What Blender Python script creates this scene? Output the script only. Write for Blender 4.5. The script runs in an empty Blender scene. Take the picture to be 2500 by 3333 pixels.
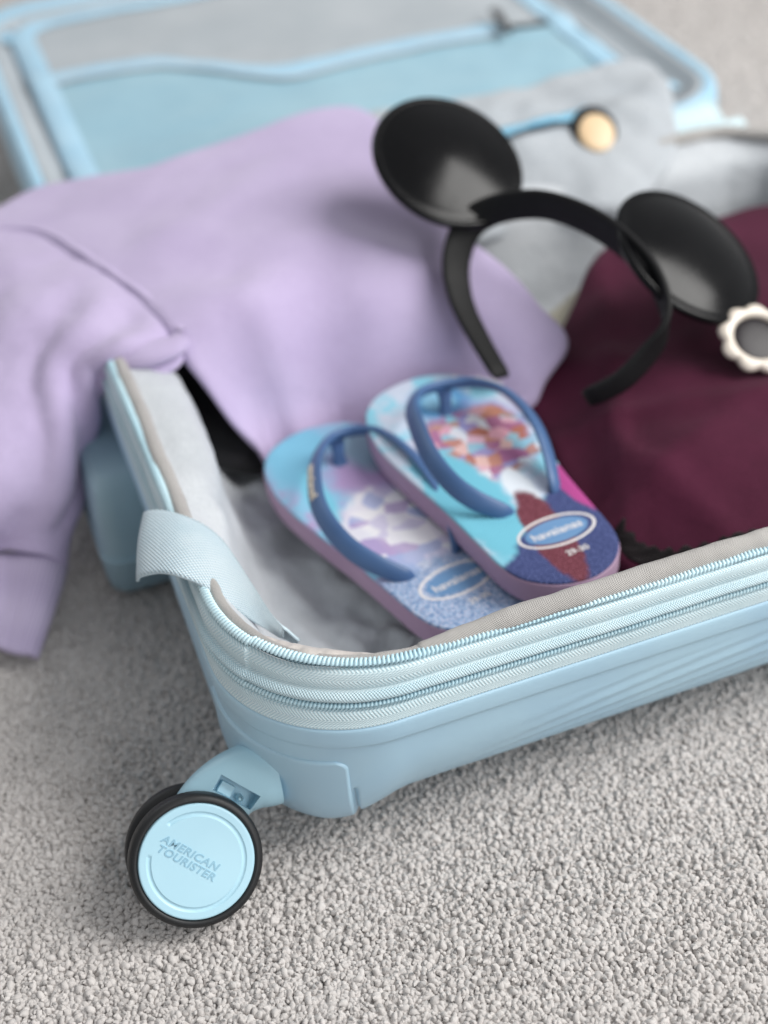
import bpy, bmesh, math, random
import numpy as np
from mathutils import Vector, Matrix, noise
from mathutils.geometry import delaunay_2d_cdt

random.seed(7); rng = np.random.default_rng(7)
MM = 0.001
scene = bpy.context.scene
col = scene.collection

# ------------------------------------------------------------------ camera
cam_d = bpy.data.cameras.new('camera'); cam = bpy.data.objects.new('camera', cam_d); col.objects.link(cam)
CR = Vector((0.93426355, -0.35125679, -0.06140273)); CU = Vector((0.26441638, 0.56690276, 0.78019564)); CF = Vector((0.23923964, 0.74514423, -0.62251464))
cam.matrix_world = Matrix(((CR.x, CU.x, -CF.x, -0.0490), (CR.y, CU.y, -CF.y, -0.3478), (CR.z, CU.z, -CF.z, 0.4690), (0, 0, 0, 1)))
cam_d.sensor_fit = 'HORIZONTAL'; cam_d.sensor_width = 36.0; cam_d.lens = 62.93
cam_d.clip_start = 0.02; cam_d.clip_end = 60
cam_d.dof.use_dof = True; cam_d.dof.focus_distance = 0.540; cam_d.dof.aperture_fstop = 5.3; cam_d.dof.aperture_blades = 0
scene.camera = cam

# ------------------------------------------------------------------ room light
world = bpy.data.worlds.new('World'); scene.world = world; world.use_nodes = True
bg = world.node_tree.nodes['Background']; bg.inputs[0].default_value = (0.96, 0.98, 1.0, 1); bg.inputs[1].default_value = 0.34

def area(name, loc, target, size, sizey, power, colr):
    l = bpy.data.lights.new(name, 'AREA'); l.shape = 'RECTANGLE'; l.size = size; l.size_y = sizey; l.energy = power; l.color = colr
    o = bpy.data.objects.new(name, l); col.objects.link(o); o.location = loc
    o.rotation_euler = (Vector(target) - Vector(loc)).to_track_quat('-Z', 'Y').to_euler()
    return o
area('window_light', (1.55, -0.45, 1.55), (0.22, 0.25, 0.05), 1.25, 1.35, 56, (1.0, 0.985, 0.96))
area('far_window_light', (-0.9, 2.3, 1.9), (0.2, 0.6, 0.05), 1.6, 1.2, 12, (0.93, 0.97, 1.0))
area('front_window_light', (0.75, -2.1, 1.25), (0.2, 0.2, 0.05), 0.8, 0.8, 15, (0.95, 0.98, 1.0))

vs = scene.view_settings; vs.view_transform = 'Standard'; vs.look = 'None'; vs.gamma = 1; vs.exposure = 0.0; vs.use_curve_mapping = False

# ------------------------------------------------------------------ helpers
def lin(h):
    h = h.lstrip('#'); o = []
    for i in (0, 2, 4):
        c = int(h[i:i+2], 16) / 255; o.append(c / 12.92 if c <= .04045 else ((c + .055) / 1.055) ** 2.4)
    return (*o, 1)

class NT:
    def __init__(s, name):
        s.m = bpy.data.materials.new(name); s.m.use_nodes = True; s.t = s.m.node_tree; s.b = s.t.nodes['Principled BSDF']
    def n(s, typ, **k):
        nd = s.t.nodes.new(typ)
        for a, v in k.items(): setattr(nd, a, v)
        return nd
    def put(s, sock, v):
        if v is None: return
        if hasattr(v, 'is_linked') or hasattr(v, 'links'): s.t.links.new(v, sock)
        else: sock.default_value = v
    def M(s, op, a, b=None, c=None, clamp=False):
        nd = s.n('ShaderNodeMath', operation=op, use_clamp=clamp)
        for i, v in enumerate((a, b, c)):
            if v is not None: s.put(nd.inputs[i], v)
        return nd.outputs[0]
    def mix(s, f, a, b):
        nd = s.n('ShaderNodeMix', data_type='RGBA'); s.put(nd.inputs[0], f); s.put(nd.inputs[6], a); s.put(nd.inputs[7], b); return nd.outputs[2]
    def coord(s, kind='Object'):
        if not hasattr(s, '_tc'): s._tc = s.n('ShaderNodeTexCoord')
        return s._tc.outputs[kind]
    def noise(s, scale, detail=2, rough=.5, vec=None, out=0):
        nd = s.n('ShaderNodeTexNoise'); s.put(nd.inputs['Vector'], vec or s.coord()); nd.inputs['Scale'].default_value = scale
        nd.inputs['Detail'].default_value = detail; nd.inputs['Roughness'].default_value = rough; return nd.outputs[out]
    def ramp(s, f, lo, hi):
        nd = s.n('ShaderNodeMapRange'); nd.interpolation_type = 'SMOOTHSTEP'; s.put(nd.inputs[0], f); nd.inputs[1].default_value = lo; nd.inputs[2].default_value = hi; return nd.outputs[0]
    def uv(s):
        sp = s.n('ShaderNodeSeparateXYZ'); s.put(sp.inputs[0], s.coord('UV')); return sp.outputs[0], sp.outputs[1]
    def bump(s, h, strength=.3, dist=.001, prev=None):
        nd = s.n('ShaderNodeBump'); s.put(nd.inputs['Height'], h); nd.inputs['Strength'].default_value = strength; nd.inputs['Distance'].default_value = dist
        if prev is not None: s.put(nd.inputs['Normal'], prev)
        return nd.outputs[0]
    def fin(s, colr=None, rough=None, normal=None, **k):
        s.put(s.b.inputs['Base Color'], colr); s.put(s.b.inputs['Roughness'], rough)
        if normal is not None: s.put(s.b.inputs['Normal'], normal)
        for a, v in k.items(): s.put(s.b.inputs[a.replace('_', ' ')], v)
        return s.m

def plastic(name, c1, c2, rough=.42, grain=1800, gs=.06, spec=.5):
    t = NT(name); c = t.mix(t.ramp(t.noise(14, 3), .35, .65), lin(c1), lin(c2))
    r = t.M('ADD', t.M('MULTIPLY_ADD', t.noise(60, 4), .16, rough - .08), t.M('MULTIPLY', t.ramp(t.noise(240, 5, .75), .60, .72), .14))
    return t.fin(c, r, t.bump(t.noise(grain, 2), gs, .0004), Specular_IOR_Level=spec)

def fabric(name, c1, c2, scale=900, bs=.5, var=25, rough=.9, sheen=.3, bd=.0008, crease=0.):
    t = NT(name); f = t.M('ADD', t.M('MULTIPLY', t.noise(var, 4, .6), .6), t.M('MULTIPLY', t.noise(scale, 2), .4))
    c = t.mix(t.ramp(f, .35, .65), lin(c1), lin(c2))
    pv = None
    if crease:
        cr = t.M('ABSOLUTE', t.M('SUBTRACT', t.noise(38, 4, .62), .5)); pv = t.bump(t.M('POWER', cr, .6), crease, .004)
    return t.fin(c, rough, t.bump(t.noise(scale, 3, .7), bs, bd, pv), Sheen_Weight=sheen, Sheen_Roughness=.5, Specular_IOR_Level=.2)

TAU = 6.283185
def weave(name, c1, c2, pu=.9, pv=.9, bs=.7, kind='plain', rough=.62, spec=.4, sheen=.1):
    # woven cloth: threads laid out in millimetres over the cloth's own surface coordinates
    t = NT(name); u, v = t.uv()
    if kind == 'plain':
        h = t.M('MULTIPLY', t.M('SINE', t.M('MULTIPLY', u, TAU / pu)), t.M('SINE', t.M('MULTIPLY', v, TAU / pv)))
    elif kind == 'herring':
        z = t.M('PINGPONG', v, pv); h = t.M('SINE', t.M('MULTIPLY', t.M('ADD', u, t.M('MULTIPLY', z, 1.2)), TAU / pu))
        h = t.M('ADD', h, t.M('MULTIPLY', t.M('SINE', t.M('MULTIPLY', v, TAU / .8)), .35))
    elif kind == 'rib':
        h = t.M('ADD', t.M('SINE', t.M('MULTIPLY', v, TAU / pv)), t.M('MULTIPLY', t.M('SINE', t.M('MULTIPLY', u, TAU / pu)), .5))
    nz = t.noise(40, 3)
    f = t.M('ADD', t.M('MULTIPLY_ADD', h, .28, .5), t.M('MULTIPLY_ADD', nz, .5, -.25))
    c = t.mix(t.ramp(f, .1, .9), lin(c1), lin(c2))
    return t.fin(c, rough, t.bump(h, bs, .0003, t.bump(t.noise(500, 2), .15, .0003)), Specular_IOR_Level=spec, Sheen_Weight=sheen)

def setp(o, label=None, cat=None, group=None, kind=None):
    for k, v in (('label', label), ('category', cat), ('group', group), ('kind', kind)):
        if v: o[k] = v
    return o

def thing(name, loc, label, cat, group=None):
    o = bpy.data.objects.new(name, None); col.objects.link(o); o.location = Vector(loc) * MM; o.empty_display_size = .02
    o['org'] = list(loc); return setp(o, label, cat, group)

def org(p):
    while p is not None and p.parent is not None: p = p.parent
    return np.array(p['org']) if p is not None and 'org' in p else np.zeros(3)

def obj(name, verts, faces, mat, parent=None, smooth=True, uv=None, solid=None, flip=False, sharp=None):
    v = (np.asarray(verts, float) - org(parent)) * MM
    me = bpy.data.meshes.new(name); me.from_pydata(v.tolist(), [], [tuple(f) for f in faces]); me.update()
    if smooth: me.polygons.foreach_set('use_smooth', [True] * len(me.polygons))
    if sharp: me.set_sharp_from_angle(angle=math.radians(sharp))
    if uv is not None:
        l = me.uv_layers.new(name='UVMap'); uva = np.asarray(uv, float); idx = np.empty(len(me.loops), int); me.loops.foreach_get('vertex_index', idx)
        l.data.foreach_set('uv', uva[idx].ravel())
    if flip: me.flip_normals()
    me.materials.append(mat)
    o = bpy.data.objects.new(name, me); col.objects.link(o); o.parent = parent
    if solid:
        m = o.modifiers.new('thickness', 'SOLIDIFY'); m.thickness = solid[0] * MM; m.offset = solid[1]
    return o

def grid_faces(nu, nv, cu=False, cv=False):
    f = []
    for i in range(nu if cu else nu - 1):
        for j in range(nv if cv else nv - 1):
            a, b = i, (i + 1) % nu; c, d = j, (j + 1) % nv
            f.append((a * nv + c, b * nv + c, b * nv + d, a * nv + d))
    return f

def catmull(P, n, closed=False):
    # even resampling of a smooth curve through P
    P = [np.asarray(p, float) for p in P]; m = len(P); out = []
    segs = m if closed else m - 1
    for i in range(segs):
        g = lambda k: P[k % m] if closed else P[min(max(k, 0), m - 1)]
        a, b, c, d = g(i - 1), g(i), g(i + 1), g(i + 2)
        for t in np.linspace(0, 1, 24, endpoint=False):
            out.append(.5 * ((2 * b) + (c - a) * t + (2 * a - 5 * b + 4 * c - d) * t * t + (3 * b - a - 3 * c + d) * t ** 3))
    if not closed: out.append(P[-1])
    out = np.array(out); 
    if closed: out = np.vstack([out, out[:1]])
    L = np.concatenate([[0], np.cumsum(np.linalg.norm(np.diff(out, axis=0), axis=1))])
    s = np.linspace(0, L[-1], n, endpoint=not closed)
    return np.stack([np.interp(s, L, out[:, k]) for k in range(out.shape[1])], 1), s

def nrm(a): 
    a = np.asarray(a, float); return a / np.maximum(np.linalg.norm(a, axis=-1, keepdims=True), 1e-9)

def tube(path, A, B, ra, rb, sides=10, closed=False, caps=True):
    # sweep of an ellipse: half axes ra along A, rb along B (arrays per path point)
    path = np.asarray(path); n = len(path); ra = np.broadcast_to(ra, n); rb = np.broadcast_to(rb, n)
    th = np.linspace(0, TAU, sides, endpoint=False)
    V = path[:, None] + A[:, None] * (np.cos(th)[None, :, None] * ra[:, None, None]) + B[:, None] * (np.sin(th)[None, :, None] * rb[:, None, None])
    F = grid_faces(n, sides, closed, True); V = V.reshape(-1, 3)
    if caps and not closed: F += [tuple(range(sides))[::-1], tuple((n - 1) * sides + k for k in range(sides))]
    return V, F

def frames(path, ref):
    T = nrm(np.gradient(np.asarray(path), axis=0)); ref = np.broadcast_to(np.asarray(ref, float), T.shape)
    B = nrm(ref - (ref * T).sum(1, keepdims=True) * T); A = np.cross(T, B); return T, A, B

def fbm(x, y, z, sc, oct=3):
    return noise.fractal(Vector((x / sc, y / sc, z / sc)), 1.0, 2.0, oct, noise_basis='PERLIN_ORIGINAL')

def tps(P):
    P = np.asarray(P, float); n = len(P)
    d = np.linalg.norm(P[:, None, :2] - P[None, :, :2], axis=2); K = np.where(d > 0, d * d * np.log(d + 1e-9), 0) + np.eye(n) * 60.
    Q = np.c_[np.ones(n), P[:, :2]]; A = np.block([[K, Q], [Q.T, np.zeros((3, 3))]]); w = np.linalg.solve(A, np.r_[P[:, 2], 0, 0, 0])
    def f(xy):
        xy = np.atleast_2d(xy); d = np.linalg.norm(xy[:, None] - P[None, :, :2], axis=2)
        return np.where(d > 0, d * d * np.log(d + 1e-9), 0) @ w[:n] + w[n] + xy @ w[n + 1:]
    return f

def inside(poly, pts):
    x, y = pts[:, 0], pts[:, 1]; r = np.zeros(len(pts), bool); j = len(poly) - 1
    for i in range(len(poly)):
        xi, yi = poly[i]; xj, yj = poly[j]
        c = ((yi > y) != (yj > y)) & (x < (xj - xi) * (y - yi) / (yj - yi + 1e-12) + xi); r ^= c; j = i
    return r

def sheet2d(poly, step):
    # triangulated interior of a closed outline: outline points first
    lo, hi = poly.min(0), poly.max(0); gx = np.arange(lo[0], hi[0], step); gy = np.arange(lo[1], hi[1], step)
    g = np.array([(x + (step / 2 if k % 2 else 0), y) for k, y in enumerate(gy) for x in gx])
    g = g[inside(poly, g)]; d = np.min(np.linalg.norm(g[:, None] - poly[None], axis=2), axis=1) if len(g) else []
    g = g[d > step * .55] if len(g) else g
    pts = np.vstack([poly, g]) if len(g) else poly; n = len(poly)
    r = delaunay_2d_cdt([Vector(p) for p in pts], [(i, (i + 1) % n) for i in range(n)], [list(range(n))], 1, 1e-6)
    return np.array([tuple(v) for v in r[0]]), [tuple(f) for f in r[2]], [o[0] if o else -1 for o in r[3]]

def cloth(name, out, inn, mat, parent, step=6, T=6, amp=1.2, asc=40, seed=0, extra=None, nout=None, roll=150):
    # draped cloth with a soft rolled edge: outline and inner points are places on its top surface
    oc, _ = catmull(out, nout or int(len(out) * 9), closed=True); P2 = oc[:, :2]
    f = tps(list(out) + list(inn))
    area2 = np.sum(P2[:, 0] * np.roll(P2[:, 1], -1) - np.roll(P2[:, 0], -1) * P2[:, 1])
    tg = nrm(np.roll(P2, -1, 0) - np.roll(P2, 1, 0)); nr = np.c_[tg[:, 1], -tg[:, 0]] * (1 if area2 > 0 else -1)
    V2, F, _o = sheet2d(P2, step)
    def top(xy):
        z = f(xy)
        for k in range(len(xy)):
            z[k] += amp * fbm(xy[k][0] + seed * 91, xy[k][1], seed, asc)
        if extra: z = z + extra(xy)
        return z
    z = top(V2); V = np.c_[V2, z]; n0 = len(P2); base = len(V); VV = [V]
    # match outline order (cdt keeps input vertices first)
    rings = [np.arange(n0)]
    for a in np.radians(np.linspace(30, roll, 5)):
        R = np.c_[P2 + nr * T * math.sin(a), z[:n0] - T * (1 - math.cos(a))]; VV.append(R); rings.append(np.arange(base, base + n0)); base += n0
    for a, b in zip(rings[:-1], rings[1:]):
        for k in range(n0): F.append((a[k], b[k], b[(k + 1) % n0], a[(k + 1) % n0]))
    V = np.vstack(VV)
    o = obj(name, V, F, mat, parent, uv=V[:, :2]); bm = bmesh.new(); bm.from_mesh(o.data); bmesh.ops.recalc_face_normals(bm, faces=bm.faces); bm.to_mesh(o.data); bm.free()
    return o, top

def patch(net, nu, nv):
    rows = [catmull(r, nv)[0] for r in net]; rows = np.array(rows)
    return np.stack([catmull(rows[:, j], nu)[0] for j in range(nv)], 1)   # nu x nv x 3

def text_mesh(body, size, ext=.3, bold=.0, xs=1.0, shear=0, spacing=1.0):
    c = bpy.data.curves.new('lettering', 'FONT'); c.body = body; c.size = size; c.extrude = ext; c.offset = bold; c.align_x = 'CENTER'; c.align_y = 'CENTER'; c.shear = shear; c.space_character = spacing
    c.resolution_u = 3
    o = bpy.data.objects.new('lettering', c); col.objects.link(o); dg = bpy.context.evaluated_depsgraph_get(); dg.update()
    me = bpy.data.meshes.new_from_object(o.evaluated_get(dg)); v = np.array([tuple(x.co) for x in me.vertices]); f = [tuple(p.vertices) for p in me.polygons]
    bpy.data.objects.remove(o); bpy.data.curves.remove(c); bpy.data.meshes.remove(me)
    v[:, 0] *= xs; return v, f

def put(v, O, X, Y, Z):
    v = np.asarray(v, float); return np.asarray(O) + v[:, :1] * np.asarray(X) + v[:, 1:2] * np.asarray(Y) + v[:, 2:3] * np.asarray(Z)

def sstep(a, b, x):
    t = np.clip((np.asarray(x, float) - a) / (b - a), 0, 1); return t * t * (3 - 2 * t)

# ------------------------------------------------------------------ materials
BLUE = plastic('blue shell plastic', '#ABCCE0', '#B3D3E4', .40)
BLUE2 = plastic('blue wheel plastic', '#B0D8E8', '#B8DFEE', .36, 2500, .04)
FORK = plastic('blue caster plastic', '#A4CBDC', '#ADD3E2', .40)
RUB = plastic('black tyre rubber', '#17181A', '#1F2022', .5, 1500, .15)
TAPE = weave('pale blue zip tape', '#BCD8E1', '#DFEEF2', 1.5, 3.0, .4, 'herring', .55, .45)
CORD = weave('pale blue woven cord', '#AFD2DF', '#DEEFF4', 1.2, 1.2, .8, 'plain', .5, .5)
COIL = plastic('pale blue zip coil', '#BEDFEB', '#CFE9F1', .32, 900, .05, .6)
WEB = weave('pale blue webbing', '#AECBD9', '#E6F0F5', 2.1, 2.0, 1.0, 'plain', .6, .35)
PIPE = weave('grey lining piping', '#A8A4A1', '#D6D3CF', .95, .95, .8, 'plain', .5, .45)
LINE = fabric('pale grey lining', '#B8BDC2', '#C9CDD1', 700, .15, 18, .48, .1, .0008, .3)
MESH = fabric('blue divider cloth', '#8DB4C5', '#9CC0CE', 600, .3, 14, .85)
TAPE2 = fabric('blue binding tape', '#9CC6DE', '#AED2E6', 900, .3, 30, .7)
GREYC = fabric('grey divider cloth', '#A3ABB1', '#B3B9BE', 600, .3, 14, .8)
DARKM = plastic('dark zip puller', '#4A4A4C', '#5A5A5C', .35)

# ------------------------------------------------------------------ carpet
FLOOR = -10.0
def carpet_mat(name, bump):
    t = NT(name); inf = t.n('ShaderNodeObjectInfo')
    big = t.noise(9, 4, .6, t.coord('Object') if bump else None)
    c = t.mix(inf.outputs['Random'], lin('#BFBAB7'), lin('#CFCAC7'))
    nz = t.noise(2600 if not bump else 420, 2)
    return t.fin(c, .92, t.bump(nz, .35 if not bump else 1.0, .0006 if not bump else .003), Sheen_Weight=.35, Specular_IOR_Level=.2)
CARP = carpet_mat('grey carpet yarn', False); CARPB = carpet_mat('grey carpet backing', True)
s = 4000
nb = 24; gx = np.linspace(-s, s, nb); V = [(x, y, FLOOR - 2.6) for x in gx for y in gx]
o = obj('carpet', V, grid_faces(nb, nb), CARPB); setp(o, 'grey looped carpet floor under the suitcase', None, None, 'structure')

def tuft(k):
    # one yarn end: a short fat curl of twisted yarn
    r = np.random.default_rng(40 + k); n = 7
    h = 2.2 + r.uniform(-.3, .4); lean = r.uniform(1.2, 3.4); tw = r.uniform(-2.2, 2.2); az = 0
    P = []
    for t in np.linspace(0, 1, n):
        a = az + tw * t; bend = lean * t ** 1.7
        P.append((bend * math.cos(a), bend * math.sin(a), -3.0 + (3.0 + h * .62) * math.sin(t * 1.75) / math.sin(1.57) if t < .9 else -3.0 + (3.0 + h * .62) * math.sin(t * 1.75)))
    P, _ = catmull(P, 8); T, A, B = frames(P, (.3, 1, .2))
    rad = 1.28 * np.array([.75, .95, 1.0, 1.05, 1.05, .98, .80, .12]) * r.uniform(.9, 1.15)
    V, F = tube(P, A, B, rad, rad * r.uniform(.75, 1), 7)
    me = bpy.data.meshes.new('yarn_curl'); me.from_pydata((V * MM).tolist(), [], F); me.polygons.foreach_set('use_smooth', [True] * len(F)); me.materials.append(CARP)
    return bpy.data.objects.new('yarn_curl', me)
tufts = [tuft(k) for k in range(7)]
pts = []
def field(x0, x1, y0, y1, sp, scl, skip=None):
    xs = np.arange(x0, x1, sp); ys = np.arange(y0, y1, sp); X, Y = np.meshgrid(xs, ys); P = np.c_[X.ravel(), Y.ravel()] + rng.uniform(-.48, .48, (X.size, 2)) * sp
    under = (P[:, 0] > 45) & (P[:, 0] < 450) & (P[:, 1] > 45) & (P[:, 1] < 830)
    P = P[~under]
    if skip: P = P[~((P[:, 0] > skip[0]) & (P[:, 0] < skip[1]) & (P[:, 1] > skip[2]) & (P[:, 1] < skip[3]))]
    pts.append(np.c_[P, np.full(len(P), scl)])
field(-190, 420, -260, 420, 1.58, .82)
field(-480, 820, -520, 1500, 2.5, 1.25, (-190, 420, -260, 420))
P = np.vstack(pts); n = len(P)
# slow unevenness of the pile: trodden patches and ridges
zz = np.array([1.0 * noise.noise(Vector((p[0] / 90, p[1] / 90, 9.3))) + .9 * noise.noise(Vector((p[0] / 34, p[1] / 34, 1.3))) + .35 * noise.noise(Vector((p[0] / 7, p[1] / 7, 7.7))) for p in P])
me = bpy.data.meshes.new('carpet_pile'); me.from_pydata((np.c_[P[:, :2], FLOOR - 2.2 + zz] * MM).tolist(), [], [])
lean = np.array([noise.noise(Vector((p[0] / 22, p[1] / 22, 4.4))) for p in P])
rot = np.c_[rng.normal(0, .5, n) + lean * .6, rng.normal(0, .5, n), rng.uniform(0, TAU, n)]
a = me.attributes.new('turn', 'FLOAT_VECTOR', 'POINT'); a.data.foreach_set('vector', rot.astype(np.float32).ravel())
a = me.attributes.new('size', 'FLOAT', 'POINT'); a.data.foreach_set('value', (P[:, 2] * rng.uniform(.7, 1.4, n)).astype(np.float32))
a = me.attributes.new('pick', 'INT', 'POINT'); a.data.foreach_set('value', rng.integers(0, len(tufts), n).astype(np.int32))
pile = bpy.data.objects.new('carpet_pile', me); col.objects.link(pile); setp(pile, 'curled grey yarn pile of the carpet', None, None, 'stuff')
ng = bpy.data.node_groups.new('pile', 'GeometryNodeTree'); ng.interface.new_socket('Geometry', in_out='INPUT', socket_type='NodeSocketGeometry'); ng.interface.new_socket('Geometry', in_out='OUTPUT', socket_type='NodeSocketGeometry')
gi, go = ng.nodes.new('NodeGroupInput'), ng.nodes.new('NodeGroupOutput'); iop = ng.nodes.new('GeometryNodeInstanceOnPoints'); jn = ng.nodes.new('GeometryNodeJoinGeometry'); L = ng.links.new
for t in reversed(tufts):
    oi = ng.nodes.new('GeometryNodeObjectInfo'); oi.inputs['Object'].default_value = t; oi.inputs['As Instance'].default_value = True; L(oi.outputs['Geometry'], jn.inputs[0])
def att(nm, ty):
    nd = ng.nodes.new('GeometryNodeInputNamedAttribute'); nd.data_type = ty; nd.inputs['Name'].default_value = nm; return nd.outputs[0]
L(gi.outputs[0], iop.inputs['Points']); L(jn.outputs[0], iop.inputs['Instance']); iop.inputs['Pick Instance'].default_value = True
L(att('pick', 'INT'), iop.inputs['Instance Index'])
er = ng.nodes.new('FunctionNodeEulerToRotation'); L(att('turn', 'FLOAT_VECTOR'), er.inputs[0]); L(er.outputs[0], iop.inputs['Rotation']); L(att('size', 'FLOAT'), iop.inputs['Scale']); L(iop.outputs[0], go.inputs[0])
pile.modifiers.new('pile', 'NODES').node_group = ng

# ------------------------------------------------------------------ suitcase
case = thing('suitcase', (247, 300, FLOOR), 'open light blue hard shell suitcase lying on grey carpet', 'suitcase')

def make_ring(x0, x1, y0, y1, cnt):
    # parameter list of a rounded rectangle walked left side -> near left corner -> near side -> ...; corners share normals for every radius
    par = []
    for seg, c in enumerate(cnt):
        for k in range(c): par.append((seg, k / c))
    def ring(inset, r):
        a0, a1, b0, b1 = x0 + inset, x1 - inset, y0 + inset, y1 - inset; r = max(r, 3); P, Nn = [], []
        for seg, t in par:
            if seg == 0: p = (a0, b1 - r + (b0 + r - (b1 - r)) * t); n_ = (-1, 0)
            elif seg == 2: p = (a0 + r + (a1 - r - a0 - r) * t, b0); n_ = (0, -1)
            elif seg == 4: p = (a1, b0 + r + (b1 - r - b0 - r) * t); n_ = (1, 0)
            elif seg == 6: p = (a1 - r + (a0 + r - a1 + r) * t, b1); n_ = (0, 1)
            else:
                cx, cy, st = {1: (a0 + r, b0 + r, 180), 3: (a1 - r, b0 + r, 270), 5: (a1 - r, b1 - r, 0), 7: (a0 + r, b1 - r, 90)}[seg]
                an = math.radians(st + 90 * t); n_ = (math.cos(an), math.sin(an)); p = (cx + r * n_[0], cy + r * n_[1])
            P.append(p); Nn.append(n_)
        return np.array(P), np.array(Nn)
    return par, ring
def arclen(P):
    return np.concatenate([[0], np.cumsum(np.linalg.norm(np.diff(P, axis=0), axis=1))])

X0, X1, Y0, Y1 = 0., 495., 0., 395.
par, ring = make_ring(X0, X1, Y0, Y1, (90, 140, 300, 16, 30, 16, 40, 20))
RIM, NRM = ring(0, 62); S = arclen(RIM); NP = len(RIM)
def prof_shell(R=58., zb=-6., top=72.):
    p = [(3.0, top - 1.0), (2.2, top - .2), (1.2, top), (.4, top - .4), (.05, top - 1.4), (-.1, top - 3), (-.2, top - 6), (-.2, top - 9), (0.0, top - 9.9), (.7, top - 10.5), (1.0, top - 11.2), (1.05, top - 12.5)]
    for z in np.linspace(top - 14, zb + R + .5, 6): p.append((1.1 + (top - 14 - z) * .02, z))
    d0 = p[-1][0]
    for a in np.radians(np.linspace(0, 90, 46)): p.append((d0 + R * (1 - math.cos(a)), zb + R * (1 - math.sin(a))))
    return p
PR = prof_shell(); PB = prof_shell(34., -6., 72.)
def corner_weight(P, N_):   # 1 round the wheel corner, where the shell is squarer below
    o = []
    for p, n in zip(P, N_):
        if n[1] < -.7 and n[0] <= .01: o.append(float(sstep(72, 22, p[0])))
        elif n[0] < -.7 and n[1] <= .01: o.append(float(sstep(170, 62, p[1])))
        else: o.append(1.0 if n[0] < 0 and n[1] < 0 else 0.)
    return np.array(o)
def shell(name, ringf, prof, mat, parent, tilt=None, ribs=True, prof2=None):
    V = []; tl = np.concatenate([[0], np.cumsum(np.linalg.norm(np.diff(np.array(prof), axis=0), axis=1))]); npp = len(prof)
    P0, N_ = ringf(0, 62); wc = corner_weight(P0, N_) if prof2 else np.zeros(len(P0)); near = N_[:, 1] < -.999; prof2 = prof2 or prof
    for j in range(npp):
        i = prof[j][0] * (1 - wc) + prof2[j][0] * wc; z = prof[j][1] * (1 - wc) + prof2[j][1] * wc
        P = P0 - N_ * i[:, None]; h = np.zeros(len(P)); t = tl[j] - tl[11]
        if ribs and t > 0:
            x = P0[:, 0]
            wv = np.sin(TAU * (t + .21 * x - .0002 * x * x) / 8.2); wv = np.sign(wv) * np.abs(wv) ** .8
            fade = sstep(0, 60, x - 66 - np.maximum(0, 44 - t) * 1.3) * sstep(3, 12, t)
            h = np.where(near, -.55 * (1 - wv) * fade, 0)
            gl = np.exp(-((x - 41.6) / .9) ** 2) * sstep(8.5, 11, t); h = h - np.where(N_[:, 1] < -.6, 2.6 * gl, 0)   # parting line beside the guard
        V.append(np.c_[P + N_ * h[:, None], z])
    V = np.array(V); n = V.shape[1]; F = grid_faces(npp, n, False, True); V = V.reshape(-1, 3); F.append(tuple((npp - 1) * n + k for k in range(n)))
    if tilt: V[:, 2] += tilt(V)
    return obj(name, V, F, mat, parent, flip=True)
base = shell('base_shell', ring, PR, BLUE, case, prof2=PB)

# moulded corner guard over the wheel corner
gi_ = [k for k, (sg, t) in enumerate(par) if (sg == 0 and RIM[k, 1] < 74) or sg == 1 or (sg == 2 and RIM[k, 0] < 62)]
V = []; zt = 52.
Pn = np.array(PB[11:]); tl = np.concatenate([[0], np.cumsum(np.linalg.norm(np.diff(Pn, axis=0), axis=1))])
t0 = np.interp(-zt, -Pn[:, 1], tl); t1 = tl[-1] - 4; XE = 40.2
uu = 1 - (1 - np.linspace(0, 1, 110)) ** 1.9; lev = np.linspace(0, 1, 64) ** 1.7
Pg0, Ng0 = RIM[gi_], NRM[gi_]; wg = corner_weight(Pg0, Ng0); Pa = np.array(PR[11:])
for lv in lev:
    t = t0 + (t1 - t0) * lv; i = np.interp(t, tl, Pn[:, 0]); z = np.interp(t, tl, Pn[:, 1])
    ia = np.interp(t, tl, Pa[:, 0]); za = np.interp(t, tl, Pa[:, 1]); P = Pg0 - Ng0 * (ia * (1 - wg) + i * wg)[:, None]; zg = za * (1 - wg) + z * wg; N_ = Ng0; a = arclen(Pg0)
    xe = XE - 7 * (1 - math.sqrt(max(0, 1 - max(0, 1 - (t - t0) / 7) ** 2)))
    sel = Pg0[:, 0] > 20; sel &= Ng0[:, 1] < -.5; ae = np.interp(xe, Pg0[sel, 0], a[sel])
    q = ae * uu; X = np.interp(q, a, P[:, 0]); Y = np.interp(q, a, P[:, 1]); nx = np.interp(q, a, N_[:, 0]); ny = np.interp(q, a, N_[:, 1]); z = np.interp(q, a, zg)
    edge = np.minimum(np.minimum((ae - q), q), (t - t0) + .0); off = 1.9 * np.sqrt(np.clip(1 - (1 - np.clip(edge / 1.6, 0, 1)) ** 2, 0, 1)) - .7
    nzv = -sstep(.5, 1.0, lv) * .85
    V.append(np.c_[X + nx * off * (1 - abs(nzv)), Y + ny * off * (1 - abs(nzv)), z + off * nzv])
V = np.array(V); obj('corner_guard', V.reshape(-1, 3), grid_faces(V.shape[0], V.shape[1]), BLUE, case, flip=True)
# fabric gusset between shell and zip: tape folds and a corded seam
ZIP, _n = ring(4.0, 74)
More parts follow.
